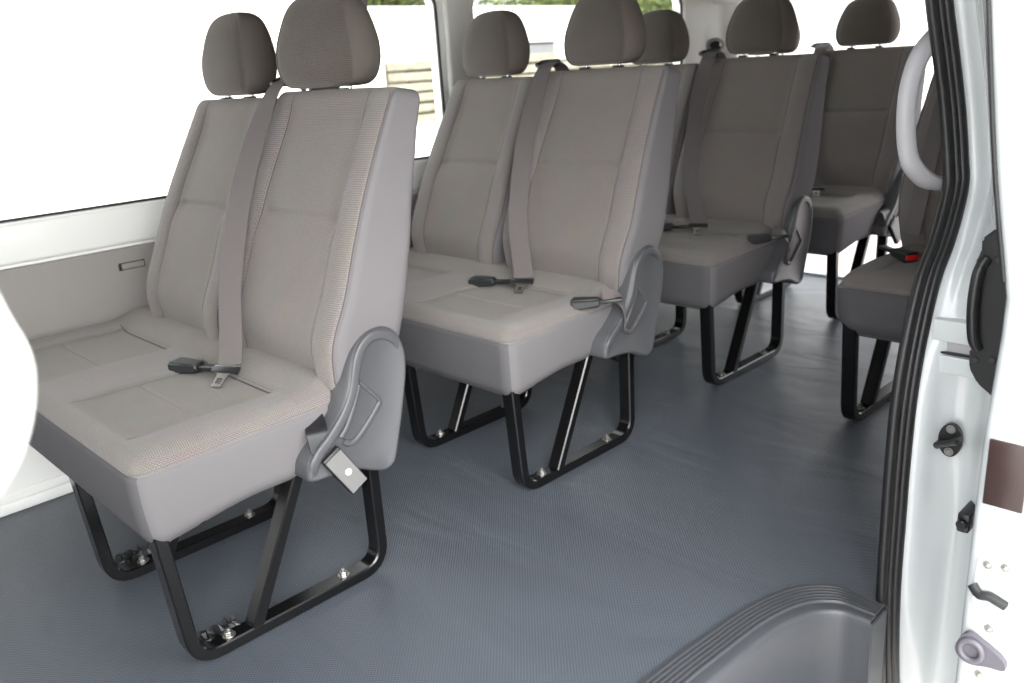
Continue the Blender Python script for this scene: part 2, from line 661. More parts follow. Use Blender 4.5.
def make_cushion(x0, x1, seats, R_=0.036, hump=0.018, puff=0.006):
    """seat cushion between x0 and x1; seats = list of (centre x, half width)"""
    X0, X1 = x0, x1
    Y0, Y1, Z0, Z1 = -0.046, 0.42, 0.278, 0.440
    dense = []
    for c, h in seats:
        dense += [c - h * 0.60, c + h * 0.60]
    TR, TR2 = 0.272, 0.125
    xs = axis(X0, X1, 0.016, dense=dense, r=R_)
    ys = axis(Y0, Y1, 0.018, dense=(TR, TR2), r=R_)
    zs = axis(Z0, Z1, 0.02, dense=(0.409,), dstep=0.002, dw=0.006, r=R_)
    V, Fc, UV, T, Cn = rbox(xs, ys, zs, R_)
    out = []
    for v in V:
        x, y, z = v
        tz = (z - Z0) / (Z1 - Z0)
        d = 0.0
        near = min(abs(x - c) - h * 0.60 for c, h in seats)
        inner = 1 - smooth01((near + 0.02) / 0.04)
        yy = smooth01((y - Y0 - 0.02) / 0.08)
        d -= 0.012 * inner * yy * smooth01((0.30 - y) / 0.05)
        d += puff * math.sin(math.pi * max(0, min(1, (y - Y0) / 0.26))) * smooth01((min(abs(x - X0), abs(x - X1))) / 0.06) * (1 - 0.4 * (1 - inner))
        d -= 0.004 * gauss(near, 0.0035) * yy * smooth01((TR - y) / 0.02)
        if y < TR + 0.1:
            d -= 0.007 * gauss(y - TR, 0.005) * inner
            d -= 0.0025 * gauss(y - TR2, 0.004) * inner
        d += hump * smooth01((y - TR) / 0.07) * smooth01((min(abs(x - X0), abs(x - X1)) + 0.01) / 0.05)
        z2 = z + d * tz ** 3 - 0.024 * (1 - tz) * smooth01((0.18 - y) / 0.22)
        z2 += 0.004 * smooth01((y - 0.02) / 0.3) * tz
        # front and sides bulge a little, pinch at the seam line under the woven top
        y2, x2 = y, x
        pin = 0.0045 * gauss(z - 0.409, 0.0035)
        blg = 0.007 * math.sin(math.pi * max(0, min(1, tz)))
        if y < Y0 + R_ * 1.2:
            y2 = y + pin - blg + 0.014 * (1 - tz)
        if x > X1 - R_ * 1.2:
            x2 = x - pin + blg - 0.012 * (1 - tz)
        if x < X0 + R_ * 1.2:
            x2 = x + pin - blg + 0.012 * (1 - tz)
        out.append((x2, y2, z2))
    mi = []
    for t, c in zip(T, Cn):
        near = min(abs(c.x - cc) - h * 0.60 for cc, h in seats)
        if t == 'top':
            if abs(c.y - TR) < 0.0013 and near < 0.02:
                mi.append(4)
            elif abs(near) < 0.0013 and Y0 + R_ < c.y < TR:
                mi.append(4)
            elif c.y > TR:
                mi.append(1)
            else:
                mi.append(1 if (near < 0 and c.y > Y0 + R_) else 0)
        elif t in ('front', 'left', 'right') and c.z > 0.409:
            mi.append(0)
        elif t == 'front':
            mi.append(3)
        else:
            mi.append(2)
    return mesh('seat_cushion', out, Fc, [M_BAND, M_MID, M_SIDE, M_FRONT, M_SEAM], uvs=UV, mi=mi)


def make_headrest():
    """egg shaped headrest, origin at its bottom centre"""
    prof = [(0.000, 0.078, 0.022), (0.002, 0.098, 0.036), (0.008, 0.110, 0.046), (0.020, 0.120, 0.054), (0.040, 0.1265, 0.060),
            (0.062, 0.1275, 0.063), (0.086, 0.124, 0.063), (0.108, 0.117, 0.060), (0.130, 0.108, 0.056), (0.150, 0.098, 0.050),
            (0.166, 0.085, 0.043), (0.177, 0.068, 0.034), (0.184, 0.045, 0.022), (0.187, 0.018, 0.009)]
    fine = []
    P = catmull([(a, b, c) for a, b, c in prof], 3)
    N = 72
    V, Fc, UV, MI = [], [], [], []
    for q in P:
        z, a, b = q
        for i in range(N):
            t = 2 * math.pi * i / N
            ct, st = math.cos(t), math.sin(t)
            e = 0.80
            x = math.copysign(abs(ct) ** e, ct) * a
            y = math.copysign(abs(st) ** e, st) * b
            # front is fuller than the back, lean back with height
            # seam groove between front panel and the side gussets
            g = gauss(abs(x) / max(a, 1e-4) - 0.80, 0.035)
            if st < 0:
                y += 0.003 * g
            V.append((x, y + 0.10 * z, z))
    for j in range(len(P) - 1):
        for i in range(N):
            a, b = j * N + i, j * N + (i + 1) % N
            Fc.append((a, b, b + N, a + N))
            u0, u1 = i / N * 0.62, (i + 1) / N * 0.62
            UV.append(((u0, P[j].x), (u1, P[j].x), (u1, P[j + 1].x), (u0, P[j + 1].x)))
            t = 2 * math.pi * (i + .5) / N
            MI.append(1 if abs(math.cos(t)) ** 0.8 > 0.80 else 0)
    Fc.append(tuple(range(N))[::-1]); UV.append(((0, 0),) * N); MI.append(1)
    k = (len(P) - 1) * N
    Fc.append(tuple(range(k, k + N))); UV.append(((0, 0),) * N); MI.append(1)
    return mesh('headrest', V, Fc, [M_BAND2, M_SIDE2], uvs=UV, mi=MI, sharp=60)


M_BAND2 = weave('headrest_weave', (54, 49, 46), (100, 93, 88), 0.0050, 0.7)
M_SIDE2 = plain('headrest_side', (92, 86, 82), 0.95, bump=0.25, bscale=900, var=0.04, spec=0.15)


def make_leg(bracket=False):
    bm = bmesh.new()
    path = fillet([(0, -0.016, 0.30), (0, 0.004, 0.0135), (0, 0.424, 0.0135), (0, 0.425, 0.30)], [0.055, 0.055], 7)
    sweep(bm, path, rrect(0.038, 0.024, 0.0028, 1), (1, 0, 0))
    sweep(bm, [(0, 0.125, 0.018), (0, 0.262, 0.30)], rrect(0.0375, 0.023, 0.0028, 1), (1, 0, 0))
    return from_bm('leg_frame', bm, M_LEG, sharp=25)


def make_bolt():
    bm = bmesh.new()
    add_cyl(bm, (0, 0, 0), (0, 0, 0.003), 0.0125, n=18, bev=0.0006)
    add_cyl(bm, (0, 0, 0.003), (0, 0, 0.010), 0.0085, n=6, bev=0.001)
    add_cyl(bm, (0, 0, 0.010), (0, 0, 0.016), 0.0045, n=12, bev=0.001)
    return from_bm('bolt', bm, M_BOLT, sharp=30)


def make_cover():
    """moulded recliner cover on the aisle side; plane x, outline in y,z"""
    pts = [(.246, .298), (.244, .312), (.248, .332), (.262, .350), (.280, .363), (.300, .380), (.322, .402), (.340, .430), (.352, .460), (.362, .490), (.376, .518), (.397, .538), (.422, .548),
           (.448, .547), (.472, .534), (.488, .508), (.494, .475), (.489, .430), (.474, .370), (.458, .315), (.446, .277), (.436, .262), (.415, .256), (.385, .266), (.350, .282), (.300, .290), (.262, .292)]
    out = catmull([(0, a, b) for a, b in pts], 4, closed=True)
    n = len(out)
    c = Vector((0, 0.40, 0.42))
    bm = bmesh.new()
    layers = []

    def ring(off, x):
        r_ = []
        for i in range(n):
            t = (out[(i + 1) % n] - out[(i - 1) % n]).normalized()
            nrm = Vector((0, t.z, -t.y))
            p = out[i] + nrm * off
            r_.append(bm.verts.new((x, p.y, p.z)))
        return r_
    # orientation test: make positive `off` move inwards
    area = sum(out[i].y * out[(i + 1) % n].z - out[(i + 1) % n].y * out[i].z for i in range(n))
    sg = -1 if area > 0 else 1
    for off, x in ((0, -0.028), (0, 0.016), (0.0015, 0.022), (0.005, 0.026), (0.009, 0.0265), (0.013, 0.0235)):
        layers.append(ring(sg * off, x))
    for a, b in zip(layers, layers[1:]):
        for i in range(n):
            bm.faces.new((a[i], a[(i + 1) % n], b[(i + 1) % n], b[i]))
    bmesh.ops.triangle_fill(bm, use_beauty=True, edges=[bm.edges.get((layers[-1][i], layers[-1][(i + 1) % n])) for i in range(n)])
    bmesh.ops.triangle_fill(bm, use_beauty=True, edges=[bm.edges.get((layers[0][i], layers[0][(i + 1) % n])) for i in range(n)])
    me = from_bm('recliner_cover', bm, M_COVER, sharp=50)
    # raised ribs
    bm = bmesh.new()
    x = 0.0245
    sweep(bm, catmull([(x, .376, .452), (x, .360, .415), (x, .338, .378), (x, .322, .362)], 6), rrect(0.010, 0.011, 0.004, 3), (1, 0, 0))
    sweep(bm, catmull([(x, .418, .402), (x, .395, .378), (x, .362, .350), (x, .342, .343), (x, .326, .352)], 6), rrect(0.010, 0.012, 0.004, 3), (1, 0, 0))
    rim = catmull([(x - .008, .482, .490), (x - .002, .472, .514), (x, .448, .532), (x, .420, .536), (x, .398, .525), (x, .382, .504), (x, .372, .476), (x, .362, .444), (x, .346, .414), (x, .324, .388), (x, .300, .366), (x, .276, .348), (x, .260, .330), (x - .006, .256, .306)], 5)
    sweep(bm, rim, rrect(0.010, 0.020, 0.005, 3), (1, 0, 0))
    sweep(bm, catmull([(x, .378, .456), (x, .398, .432), (x, .416, .410), (x, .420, .398)], 5), rrect(0.006, 0.007, 0.0025, 2), (1, 0, 0))
    me2 = from_bm('rib', bm, M_COVER, sharp=60)
    return me, me2


def make_buckle(red=False):
    """buckle body lying along -x, origin at its stalk end"""
    bm = bmesh.new()
    t = bmesh.new()
    bmesh.ops.create_cube(t, size=1.0)
    for v in t.verts:
        s = 1.0 if v.co.x < 0 else 0.72
        v.co = Vector((v.co.x * 0.072 - 0.060, v.co.y * 0.046 * s, v.co.z * 0.025 * (1.1 if v.co.x < 0 else 0.8)))
    bmesh.ops.bevel(t, geom=list(t.edges), offset=0.0045, segments=3, affect='EDGES')
    merge(bm, t)
    me = from_bm('buckle', bm, M_BUCKLE, sharp=45)
    bm = bmesh.new()
    add_box(bm, (-0.026, -0.011, -0.005), (0.030, 0.011, 0.004), 0.002, 2)
    st = from_bm('stalk', bm, M_BLACKP, sharp=45)
    bm = bmesh.new()
    add_box(bm, (-0.0985, -0.0185, -0.0065), (-0.090, 0.0185, 0.0085), 0.0025, 2)
    bt = from_bm('release_button', bm, M_RED if red else M_BLACKP, sharp=45)
    return me, st, bt


def make_latch():
    """tongue plate: slot bar on top, blade with a window below; origin at bar centre, blade along -y"""
    bm = bmesh.new()
    out = fillet([(-0.031, 0.008, 0), (-0.031, -0.010, 0), (-0.013, -0.016, 0), (-0.012, -0.048, 0), (0.012, -0.048, 0), (0.013, -0.016, 0), (0.031, -0.010, 0), (0.031, 0.008, 0)], [0.005, 0.004, 0.004, 0.003, 0.003, 0.004, 0.005], 3)
    inner = [(-0.0065, -0.026, 0), (0.0065, -0.026, 0), (0.0065, -0.040, 0), (-0.0065, -0.040, 0)]
    ov = [bm.verts.new(p) for p in out]
    iv = [bm.verts.new(p) for p in inner]
    es = [bm.edges.new((ov[i], ov[(i + 1) % len(ov)])) for i in range(len(ov))]
    es += [bm.edges.new((iv[i], iv[(i + 1) % 4])) for i in range(4)]
    bmesh.ops.triangle_fill(bm, use_beauty=True, edges=es)
    ext = bmesh.ops.extrude_face_region(bm, geom=list(bm.faces))
    bmesh.ops.translate(bm, vec=(0, 0, 0.0028), verts=[g for g in ext['geom'] if isinstance(g, bmesh.types.BMVert)])
    me = from_bm('latch_plate', bm, M_CHROME, sharp=30)
    bm = bmesh.new()
    add_box(bm, (-0.032, -0.012, -0.002), (0.032, 0.004, 0.0055), 0.0022, 2)
    cov = from_bm('tongue_cover', bm, M_BLACKP, sharp=40)
    return me, cov


def make_guide():
    """black belt guide loop on the shoulder of the back"""
    bm = bmesh.new()
    path = [Vector((0.034 * math.cos(t), 0.017 * math.sin(t), 0.0)) for t in [2 * math.pi * k / 28 for k in range(28)]]
    for p in path:
        p.x = math.copysign(min(abs(p.x) * 1.15, 0.034), p.x)
        p.y = math.copysign(min(abs(p.y) * 1.15, 0.017), p.y)
    sweep(bm, path, circ(0.0058, 8), (0, 0, 1), closed=True)
    add_box(bm, (-0.030, 0.000, -0.014), (0.030, 0.022, -0.002), 0.004, 2)
    return from_bm('belt_guide', bm, M_BLACKP, sharp=50)


ME_LEG = make_leg()
ME_BOLT = make_bolt()
ME_HEAD = make_headrest()
ME_COVER, ME_RIB = make_cover()
ME_BUCK, ME_STALK, ME_BTN = make_buckle()
_, _, ME_BTNRED = make_buckle(True)
ME_LATCH, ME_TCOV = make_latch()
ME_GUIDE = make_guide()
bm = bmesh.new()
add_cyl(bm, (0, 0, -0.03), (0, 0.0036, 0.035), 0.0055, n=12)
ME_POST = from_bm('post', bm, M_CHROME)
bm = bmesh.new()
add_box(bm, (-0.014, -0.011, -0.006), (0.014, 0.011, 0.007), 0.003, 2)
ME_SLEEVE = from_bm('post_sleeve', bm, M_BLACKP)

XW = -0.955          # window end of the double seats
XD = -0.462          # division between the two backs
HW_A = 0.233
HW_W = 0.207
ME_BACKA = make_backrest(HW_A)
ME_BACKW = make_backrest(HW_W, 0.13, 0.022)
ME_CUSH = make_cushion(XW, 0.0, [(-0.233, 0.232), (-0.70, 0.232)])
ME_CUSH1 = make_cushion(-0.015, 0.455, [(0.220, 0.222)], 0.062, 0.004, 0.016)


def add_headrest(root, x, y=0.600, z=0.995, turn=0):
    h = obj('headrest', ME_HEAD, root)
    h.location = (x, y, z)
    h.rotation_euler = (0, 0, math.radians(turn))
    for sx in (-0.058, 0.058):
        p = obj('post', ME_POST, h)
        p.location = (sx, -0.004, 0.0)
        s = obj('post_sleeve', ME_SLEEVE, root)
        s.location = (x + sx, y - 0.008, z - 0.010)


def add_leg(root, x):
    lg = obj('leg_frame', ME_LEG, root)
    lg.location = (x, 0, 0)
    for yb in (0.075, 0.332):
        b = obj('bolt', ME_BOLT, lg)
        b.location = (0, yb, 0.0245)
    return lg


def place(me, name, parent, loc, rot=(0, 0, 0)):
    o = obj(name, me, parent)
    o.location = loc
    o.rotation_euler = [math.radians(a) for a in rot]
    return o


def crossbars(root, xa, xb):
    for y, z in ((0.055, 0.286), (0.39, 0.290)):
        bm = bmesh.new()
        sweep(bm, [(xa, y, z), (xb, y, z)], rrect(0.026, 0.022, 0.004, 2), (0, 1, 0))
        obj('seat_rail', from_bm('seat_rail', bm, M_LEG), root)


def double_seat(label, loc, outer, head_a=(-0.230, 0.600, 0.993, 0)):
    root = thing('double_seat', label, 'seat', loc, 'grey cloth double seats along the far windows')
    obj('seat_cushion', ME_CUSH, root)
    a = obj('backrest', ME_BACKA, root)
    a.location = (-0.194, 0, 0)
    b = obj('backrest', ME_BACKW, root)
    b.location = (-0.637, 0.0, -0.010)
    add_headrest(root, *head_a)
    add_headrest(root, -0.650, 0.590, 0.980)
    add_leg(root, -0.036)
    add_leg(root, -0.432)
    crossbars(root, -0.85, -0.02)
    cv = obj('recliner_cover', ME_COVER, root)
    cv.location = (0.016, 0, 0)
    obj('rib', ME_RIB, cv)
    # shoulder belt from the guide down to the cushion
    top = Vector((-0.412, 0.560, 1.008))
    path = catmull([(-0.404, 0.640, 0.965), (-0.400, 0.606, 1.000), (-0.396, 0.560, 1.006), (-0.388, 0.520, 0.975), (-0.376, 0.468, 0.900), (-0.360, 0.406, 0.790), (-0.340, 0.358, 0.680),
                    (-0.318, 0.322, 0.590), (-0.284, 0.294, 0.520), (-0.248, 0.264, 0.462)], 5)
    sides = [(1, 0.62 * smooth01((i - 12) / 12), 0) for i in range(len(path))]
    ribbon('seat_belt', path, 0.052, 0.0018, sides, M_BELT, root)
    g = place(ME_GUIDE, 'belt_guide', root, (-0.412, 0.574, 1.006), (18, 0, 4))
    lt = place(ME_LATCH, 'latch_plate', root, (-0.244, 0.254, 0.459), (30, 0, 26))
    obj('tongue_cover', ME_TCOV, lt)
    bk = place(ME_BUCK, 'buckle', root, (-0.315, 0.250, 0.449), (0, -2, 22))
    obj('stalk', ME_STALK, bk)
    obj('release_button', ME_BTN, bk)
    if outer == 'lying':
        bk = place(ME_BUCK, 'buckle', root, (0.044, 0.268, 0.444), (0, -4, 40))
        obj('stalk', ME_STALK, bk)
        obj('release_button', ME_BTN, bk)
        ribbon('buckle_strap', catmull([(0.024, 0.262, 0.455), (0.046, 0.282, 0.452), (0.054, 0.300, 0.432), (0.052, 0.312, 0.400), (0.040, 0.320, 0.365)], 5), 0.034, 0.003, (-0.5, 0.5, 0.7), M_BELT, root)
    else:
        # strap thrown over the cover with a buckle hanging beside the seat
        ribbon('buckle_strap', catmull([(-0.012, 0.300, 0.395), (0.006, 0.292, 0.392), (0.026, 0.283, 0.380), (0.036, 0.280, 0.355), (0.042, 0.284, 0.330)], 5), 0.040, 0.003, (0.0, 1, 0.45), M_BLACKP, root)
        bk = obj('buckle', ME_HANGB, root)
        bk.location = (0.047, 0.292, 0.338)
        bk.rotation_euler = (math.radians(30), math.radians(-8), math.radians(-8))
        if outer == 'hanging':
            obj('release_button', ME_DISC, bk)
    return root


# hanging buckle seen from its metal back
bm = bmesh.new()
add_box(bm, (-0.009, -0.021, -0.088), (0.007, 0.021, 0.004), 0.003, 3)
add_box(bm, (0.0068, -0.0195, -0.086), (0.0095, 0.0195, -0.002), 0.001, 1, mat=1)
ME_HANGB = from_bm('buckle', bm, [M_BLACKP, plain('satin_steel', (108, 108, 108), 0.5, metal=0.4)], sharp=40)
bm = bmesh.new()
add_cyl(bm, (0.0092, 0.002, -0.046), (0.0106, 0.002, -0.046), 0.0062, n=20)
ME_DISC = from_bm('release_button', bm, plain('white_dot', (240, 240, 240), 0.4))

ROWS = [(0.0, 0.0), (0.0076, 0.8478), (-0.0157, 1.7124), (-0.0263, 2.5656)]
LAB = ['nearest grey cloth double seat, its metal buckle hanging beside the recliner cover',
       'second grey cloth double seat from the front, directly behind the nearest one',
       'third grey cloth double seat, opposite the single seat by the door',
       'rearmost grey cloth double seat in front of the open tailgate']
for (rx, ry), lb, kind in zip(ROWS, LAB, ('hanging', 'lying', 'lying', 'hanging_dark')):
    s = double_seat(lb, (rx, ry, 0), kind, (-0.262, 0.590, 0.988, 14) if kind == 'hanging' else (-0.230, 0.600, 0.993, 0))
    if kind == 'hanging':
        # black floor clamps with a crumpled edge inside the loops of the first row
        for bx in (-0.062, -0.476):
            bm = bmesh.new()
            rs = random.Random(11)
            NX, NY = 7, 12
            g = [[bm.verts.new((bx - 0.030 + 0.052 * i / (NX - 1) + rs.uniform(-.002, .002), 0.026 + 0.090 * j / (NY - 1) + rs.uniform(-.003, .003),
                                0.010 + (0.004 if 0 < i < NX - 1 and 0 < j < NY - 1 else -0.008) + rs.uniform(0, 0.022) * (1 if 0 < i < NX - 1 and 0 < j < NY - 1 else 0))) for j in range(NY)] for i in range(NX)]
            for i in range(NX - 1):
                for j in range(NY - 1):
                    bm.faces.new((g[i][j], g[i + 1][j], g[i + 1][j + 1], g[i][j + 1]))
            obj('floor_clamp', from_bm('floor_clamp', bm, M_BLACKP, smooth=False), s)

# wall bracket mechanism of the nearest seat, beside the inner leg frame
# single seat by the door ------------------------------------------------------
sg = thing('single_seat', 'grey cloth single seat by the door, with a red buckle button', 'seat', (0.368, 1.700, 0))
obj('seat_cushion', ME_CUSH1, sg)
b = obj('backrest', ME_BACKA, sg)
b.location = (0.212, 0, 0)
add_headrest(sg, 0.212)
add_leg(sg, 0.036)
add_leg(sg, 0.42)
crossbars(sg, 0.03, 0.43)
bk = place(ME_BUCK, 'buckle', sg, (0.040, 0.185, 0.462), (0, -4, 150))
obj('stalk', ME_STALK, bk)
obj('release_button', ME_BTNRED, bk)['label'] = 'red release button'
ribbon('seat_belt', catmull([(0.06, 0.64, 0.965), (0.06, 0.606, 1.002), (0.06, 0.562, 1.008), (0.06, 0.52, 0.97), (0.06, 0.42, 0.79), (0.055, 0.355, 0.62), (0.05, 0.31, 0.48)], 5), 0.046, 0.0018, (1, 0, 0), M_BELT, sg)
place(ME_GUIDE, 'belt_guide', sg, (0.06, 0.574, 1.008), (18, 0, 0))


# ------------------------------------------------------------------ the van
WX = -0.985
Y0V, Y1V = -2.2, 3.20
ZR = 1.42


def quad_panel(name, bmf, mats, sharp=40):
    bm = bmesh.new()
    bmf(bm)
    return struct(obj(name, from_bm(name, bm, mats, sharp=sharp)))


# step edge curves in plan
outer_c = catmull([(0.585, -2.2, 0), (0.590, 0.0, 0), (0.600, 0.48, 0), (0.612, 0.66, 0), (0.628, 0.80, 0), (0.662, 0.905, 0), (0.720, 0.960, 0), (0.780, 0.960, 0), (0.822, 0.962, 0)], 8)
inner_c = catmull([(0.680, -2.2, 0), (0.684, 0.0, 0), (0.690, 0.48, 0), (0.696, 0.66, 0), (0.706, 0.775, 0), (0.730, 0.850, 0), (0.765, 0.886, 0), (0.800, 0.892, 0), (0.822, 0.893, 0)], 8)

# floor
V = [(WX - 0.02, Y0V, 0)] + [tuple(p) for p in outer_c] + [(0.86, Y1V, 0), (WX - 0.02, Y1V, 0)]
bm = bmesh.new()
vs = [bm.verts.new(v) for v in V]
bm.faces.new(vs)
ext = bmesh.ops.extrude_face_region(bm, geom=list(bm.faces))
bmesh.ops.translate(bm, vec=(0, 0, -0.02), verts=[g for g in ext['geom'] if isinstance(g, bmesh.types.BMVert)])
struct(obj('floor', from_bm('floor', bm, M_FLOOR, smooth=False)))

# ribbed step edge + well
rows_ = []
prof = [(0.0, 0.0), (0.02, 0.004)]
for k in range(6):
    c = 0.16 + k * 0.105
    prof += [(c - 0.030, 0.004), (c - 0.024, 0.0090), (c + 0.012, 0.0090), (c + 0.030, 0.004)]
prof += [(0.78, 0.004), (0.92, 0.004), (0.975, 0.002), (1.0, -0.004), (1.01, -0.014), (1.012, -0.05), (1.014, -0.19), (1.03, -0.203), (1.06, -0.207)]
Vs, Fs = [], []
n = len(outer_c)
for i in range(n):
    o, q = outer_c[i], inner_c[i]
    d = q - o
    for t, z in prof:
        p = o + d * t
        Vs.append((p.x, p.y, z))
mlen = len(prof)
for i in range(n - 1):
    for j in range(mlen - 1):
        a = i * mlen + j
        Fs.append((a, a + 1, a + 1 + mlen, a + mlen))
struct(obj('trim_1', mesh('step_edge', Vs, Fs, M_STEP, sharp=50)))
bm = bmesh.new()
vs = [bm.verts.new((p.x + 0.0, p.y, -0.2065)) for p in inner_c] + [bm.verts.new((0.88, 0.893, -0.2065)), bm.verts.new((0.88, Y0V, -0.2065))]
bm.faces.new(vs)
struct(obj('trim_2', from_bm('step_tread', bm, M_STEP, smooth=False)))


bm = bmesh.new()
add_box(bm, (0.818, 0.893, -0.22), (0.826, 0.958, -0.002), 0.002, 1)
struct(obj('trim_9', from_bm('step_end', bm, M_STEP)))

# far wall: sill, grey panel, cream band, pillars -------------------------------
def wall_far(bm):
    # lower painted wall
    add_box(bm, (WX - 0.06, Y0V, -0.02), (WX - 0.004, Y1V, 0.40), 0, mat=0)
    # stepped ledge along the floor
    add_box(bm, (WX - 0.02, Y0V, 0.0), (WX + 0.010, Y1V, 0.030), 0.006, 2, mat=0)
    add_box(bm, (WX - 0.02, Y0V, 0.030), (WX + 0.002, Y1V, 0.055), 0.005, 2, mat=0)
    # cream band under the windows, leaning
    add_box(bm, (WX - 0.06, Y0V, 0.40), (WX - 0.004, Y1V, 0.70), 0, mat=0)
    add_box(bm, (WX - 0.06, Y0V, 0.62), (WX + 0.006, Y1V, 0.722), 0.012, 3, mat=0)


quad_panel('wall_left', wall_far, [M_CREAM])
bm = bmesh.new()
add_box(bm, (WX - 0.005, Y0V, 0.30), (WX + 0.012, Y1V, 0.614), 0.006, 3)
panel = struct(obj('trim_3', from_bm('trim_panel', bm, M_TRIMG)))

# windows of the far wall
W1 = (-0.95, 1.515, 0.725, 1.255)
W2 = (1.675, 2.93, 0.725, 1.255)


def rr_path(y0, y1, z0, z1, r, x, n=6):
    out = []
    for cy, cz, a0 in ((y1 - r, z1 - r, 0), (y0 + r, z1 - r, 90), (y0 + r, z0 + r, 180), (y1 - r, z0 + r, 270)):
        for k in range(n + 1):
            a = math.radians(a0 + 90 * k / n)
            out.append(Vector((x, cy + r * math.cos(a), cz + r * math.sin(a))))
    return out


def wall_with_holes(name, x0, x1, ya, yb, za, zb, holes, mat):
    """upper wall panel with rounded window openings, given thickness"""
    bm = bmesh.new()
    outer = [bm.verts.new((x0, y, z)) for y, z in ((ya, za), (yb, za), (yb, zb), (ya, zb))]
    es = [bm.edges.new((outer[i], outer[(i + 1) % 4])) for i in range(4)]
    for (h0, h1, z0, z1) in holes:
        pv = [bm.verts.new(p) for p in rr_path(h0, h1, z0, z1, 0.05, x0)]
        es += [bm.edges.new((pv[i], pv[(i + 1) % len(pv)])) for i in range(len(pv))]
    bmesh.ops.triangle_fill(bm, use_beauty=True, edges=es)
    ext = bmesh.ops.extrude_face_region(bm, geom=list(bm.faces))
    bmesh.ops.translate(bm, vec=(x1 - x0, 0, 0), verts=[g for g in ext['geom'] if isinstance(g, bmesh.types.BMVert)])
    return struct(obj(name, from_bm(name, bm, mat, smooth=False)))


wall_with_holes('wall_left_upper', WX - 0.05, WX + 0.002, Y0V, Y1V, 0.70, ZR, [W1, W2], M_CREAM)
wall_with_holes('wall_right_upper', 0.80, 0.85, 1.20, Y1V, 0.70, ZR, [], M_TRIMG)  # unseen wall, left solid without a window to darken the rear rows
quad_panel('wall_right', lambda bm: add_box(bm, (0.80, 1.16, -0.02), (0.85, Y1V, 0.70)), [M_TRIMG])


def window(idx, x, rect, seal_r=0.008):
    g = bpy.data.objects.new('window_%d' % idx, None)
    COL.objects.link(g)
    struct(g)
    bm = bmesh.new()
    ring = rr_path(*rect, 0.05, x)
    sweep(bm, ring, rrect(0.012, 0.011, 0.003, 2), (1, 0, 0), closed=True)
    obj('window_seal', from_bm('window_seal', bm, M_SEAL, sharp=50), g)
    bm = bmesh.new()
    vs = [bm.verts.new((x - 0.008, p.y, p.z)) for p in ring]
    bm.faces.new(vs)
    ext = bmesh.ops.extrude_face_region(bm, geom=list(bm.faces))
    bmesh.ops.translate(bm, vec=(-0.004, 0, 0), verts=[q for q in ext['geom'] if isinstance(q, bmesh.types.BMVert)])
    obj('pane', from_bm('pane', bm, M_GLASS, smooth=False), g)


window(1, WX - 0.004, W1)
window(2, WX - 0.004, W2)

# inner pillar covers
bm = bmesh.new()
add_box(bm, (WX - 0.002, 1.535, 0.735), (WX + 0.024, 1.655, ZR), 0.012, 4)
struct(obj('trim_4', from_bm('pillar_cover', bm, M_PILLAR)))
# rear corner pillar, wraps from the side wall to the tailgate opening
bm = bmesh.new()
pl = fillet([(WX + 0.003, 2.952, 0), (WX + 0.020, 3.08, 0), (-0.935, 3.17, 0), (-0.865, 3.195, 0), (-0.86, 3.26, 0)], [0.05, 0.05, 0.02], 5)
pts = pl + [Vector((WX - 0.03, 3.26, 0)), Vector((WX - 0.03, 2.952, 0))]
lo = [bm.verts.new((p.x, p.y, 0.0)) for p in pts]
hi = [bm.verts.new((p.x, p.y, ZR)) for p in pts]
for i in range(len(pts)):
    bm.faces.new((lo[i], lo[(i + 1) % len(pts)], hi[(i + 1) % len(pts)], hi[i]))
struct(obj('trim_5', from_bm('rear_pillar', bm, M_PILLAR)))
bm = bmesh.new()
add_box(bm, (0.76, 3.06, 0.0), (0.86, 3.26, ZR), 0.015, 3)
struct(obj('trim_6', from_bm('rear_pillar_right', bm, M_PILLAR)))
# header over the tailgate and over the side windows
bm = bmesh.new()
add_box(bm, (WX, 3.12, 1.212), (0.86, 3.26, ZR), 0.015, 3)
struct(obj('trim_7', from_bm('rear_header', bm, M_PILLAR)))
# tailgate sill
bm = bmesh.new()
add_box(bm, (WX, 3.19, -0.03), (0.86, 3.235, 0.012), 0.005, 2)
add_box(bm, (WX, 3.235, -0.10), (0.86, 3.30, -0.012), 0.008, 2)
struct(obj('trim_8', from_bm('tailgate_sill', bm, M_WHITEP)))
# ceiling
bm = bmesh.new()
add_box(bm, (WX - 0.05, -2.3, ZR), (0.86, 3.26, ZR + 0.04))
struct(obj('ceiling', from_bm('ceiling', bm, M_ROOF, smooth=False)))

# unseen front end of the cabin, added to keep light off the rear seats: cowl, windscreen opening, header, and the body side ahead of the door
bm = bmesh.new()
add_box(bm, (WX, -2.26, 0.0), (0.86, -2.18, 0.86), 0.01, 2)
add_box(bm, (WX, -2.26, 1.22), (0.86, -2.18, ZR), 0.01, 2)
struct(obj('wall_front', from_bm('wall_front', bm, M_TRIMG)))
wall_with_holes('wall_right_front', 0.81, 0.86, -2.26, -0.62, -0.02, ZR, [(-1.95, -0.85, 0.76, 1.22)], M_CREAM)

# small grab slot on the grey panel
ash = thing('panel_latch', 'small grey slotted latch set in the grey wall panel beside the nearest seat', 'latch', (WX + 0.012, 0.372, 0.566))
bm = bmesh.new()
add_box(bm, (-0.002, -0.030, -0.008), (0.0075, 0.032, 0.008), 0.0035, 3)
obj('latch_body', from_bm('latch_body', bm, M_TRIMG), ash)
bm = bmesh.new()
add_box(bm, (0.001, -0.036, -0.010), (0.0070, -0.026, 0.009), 0.003, 2)
add_box(bm, (0.000, -0.034, -0.0098), (0.0025, 0.035, 0.0098), 0.001, 1)
obj('latch_surround', from_bm('latch_surround', bm, M_BLACKP), ash)

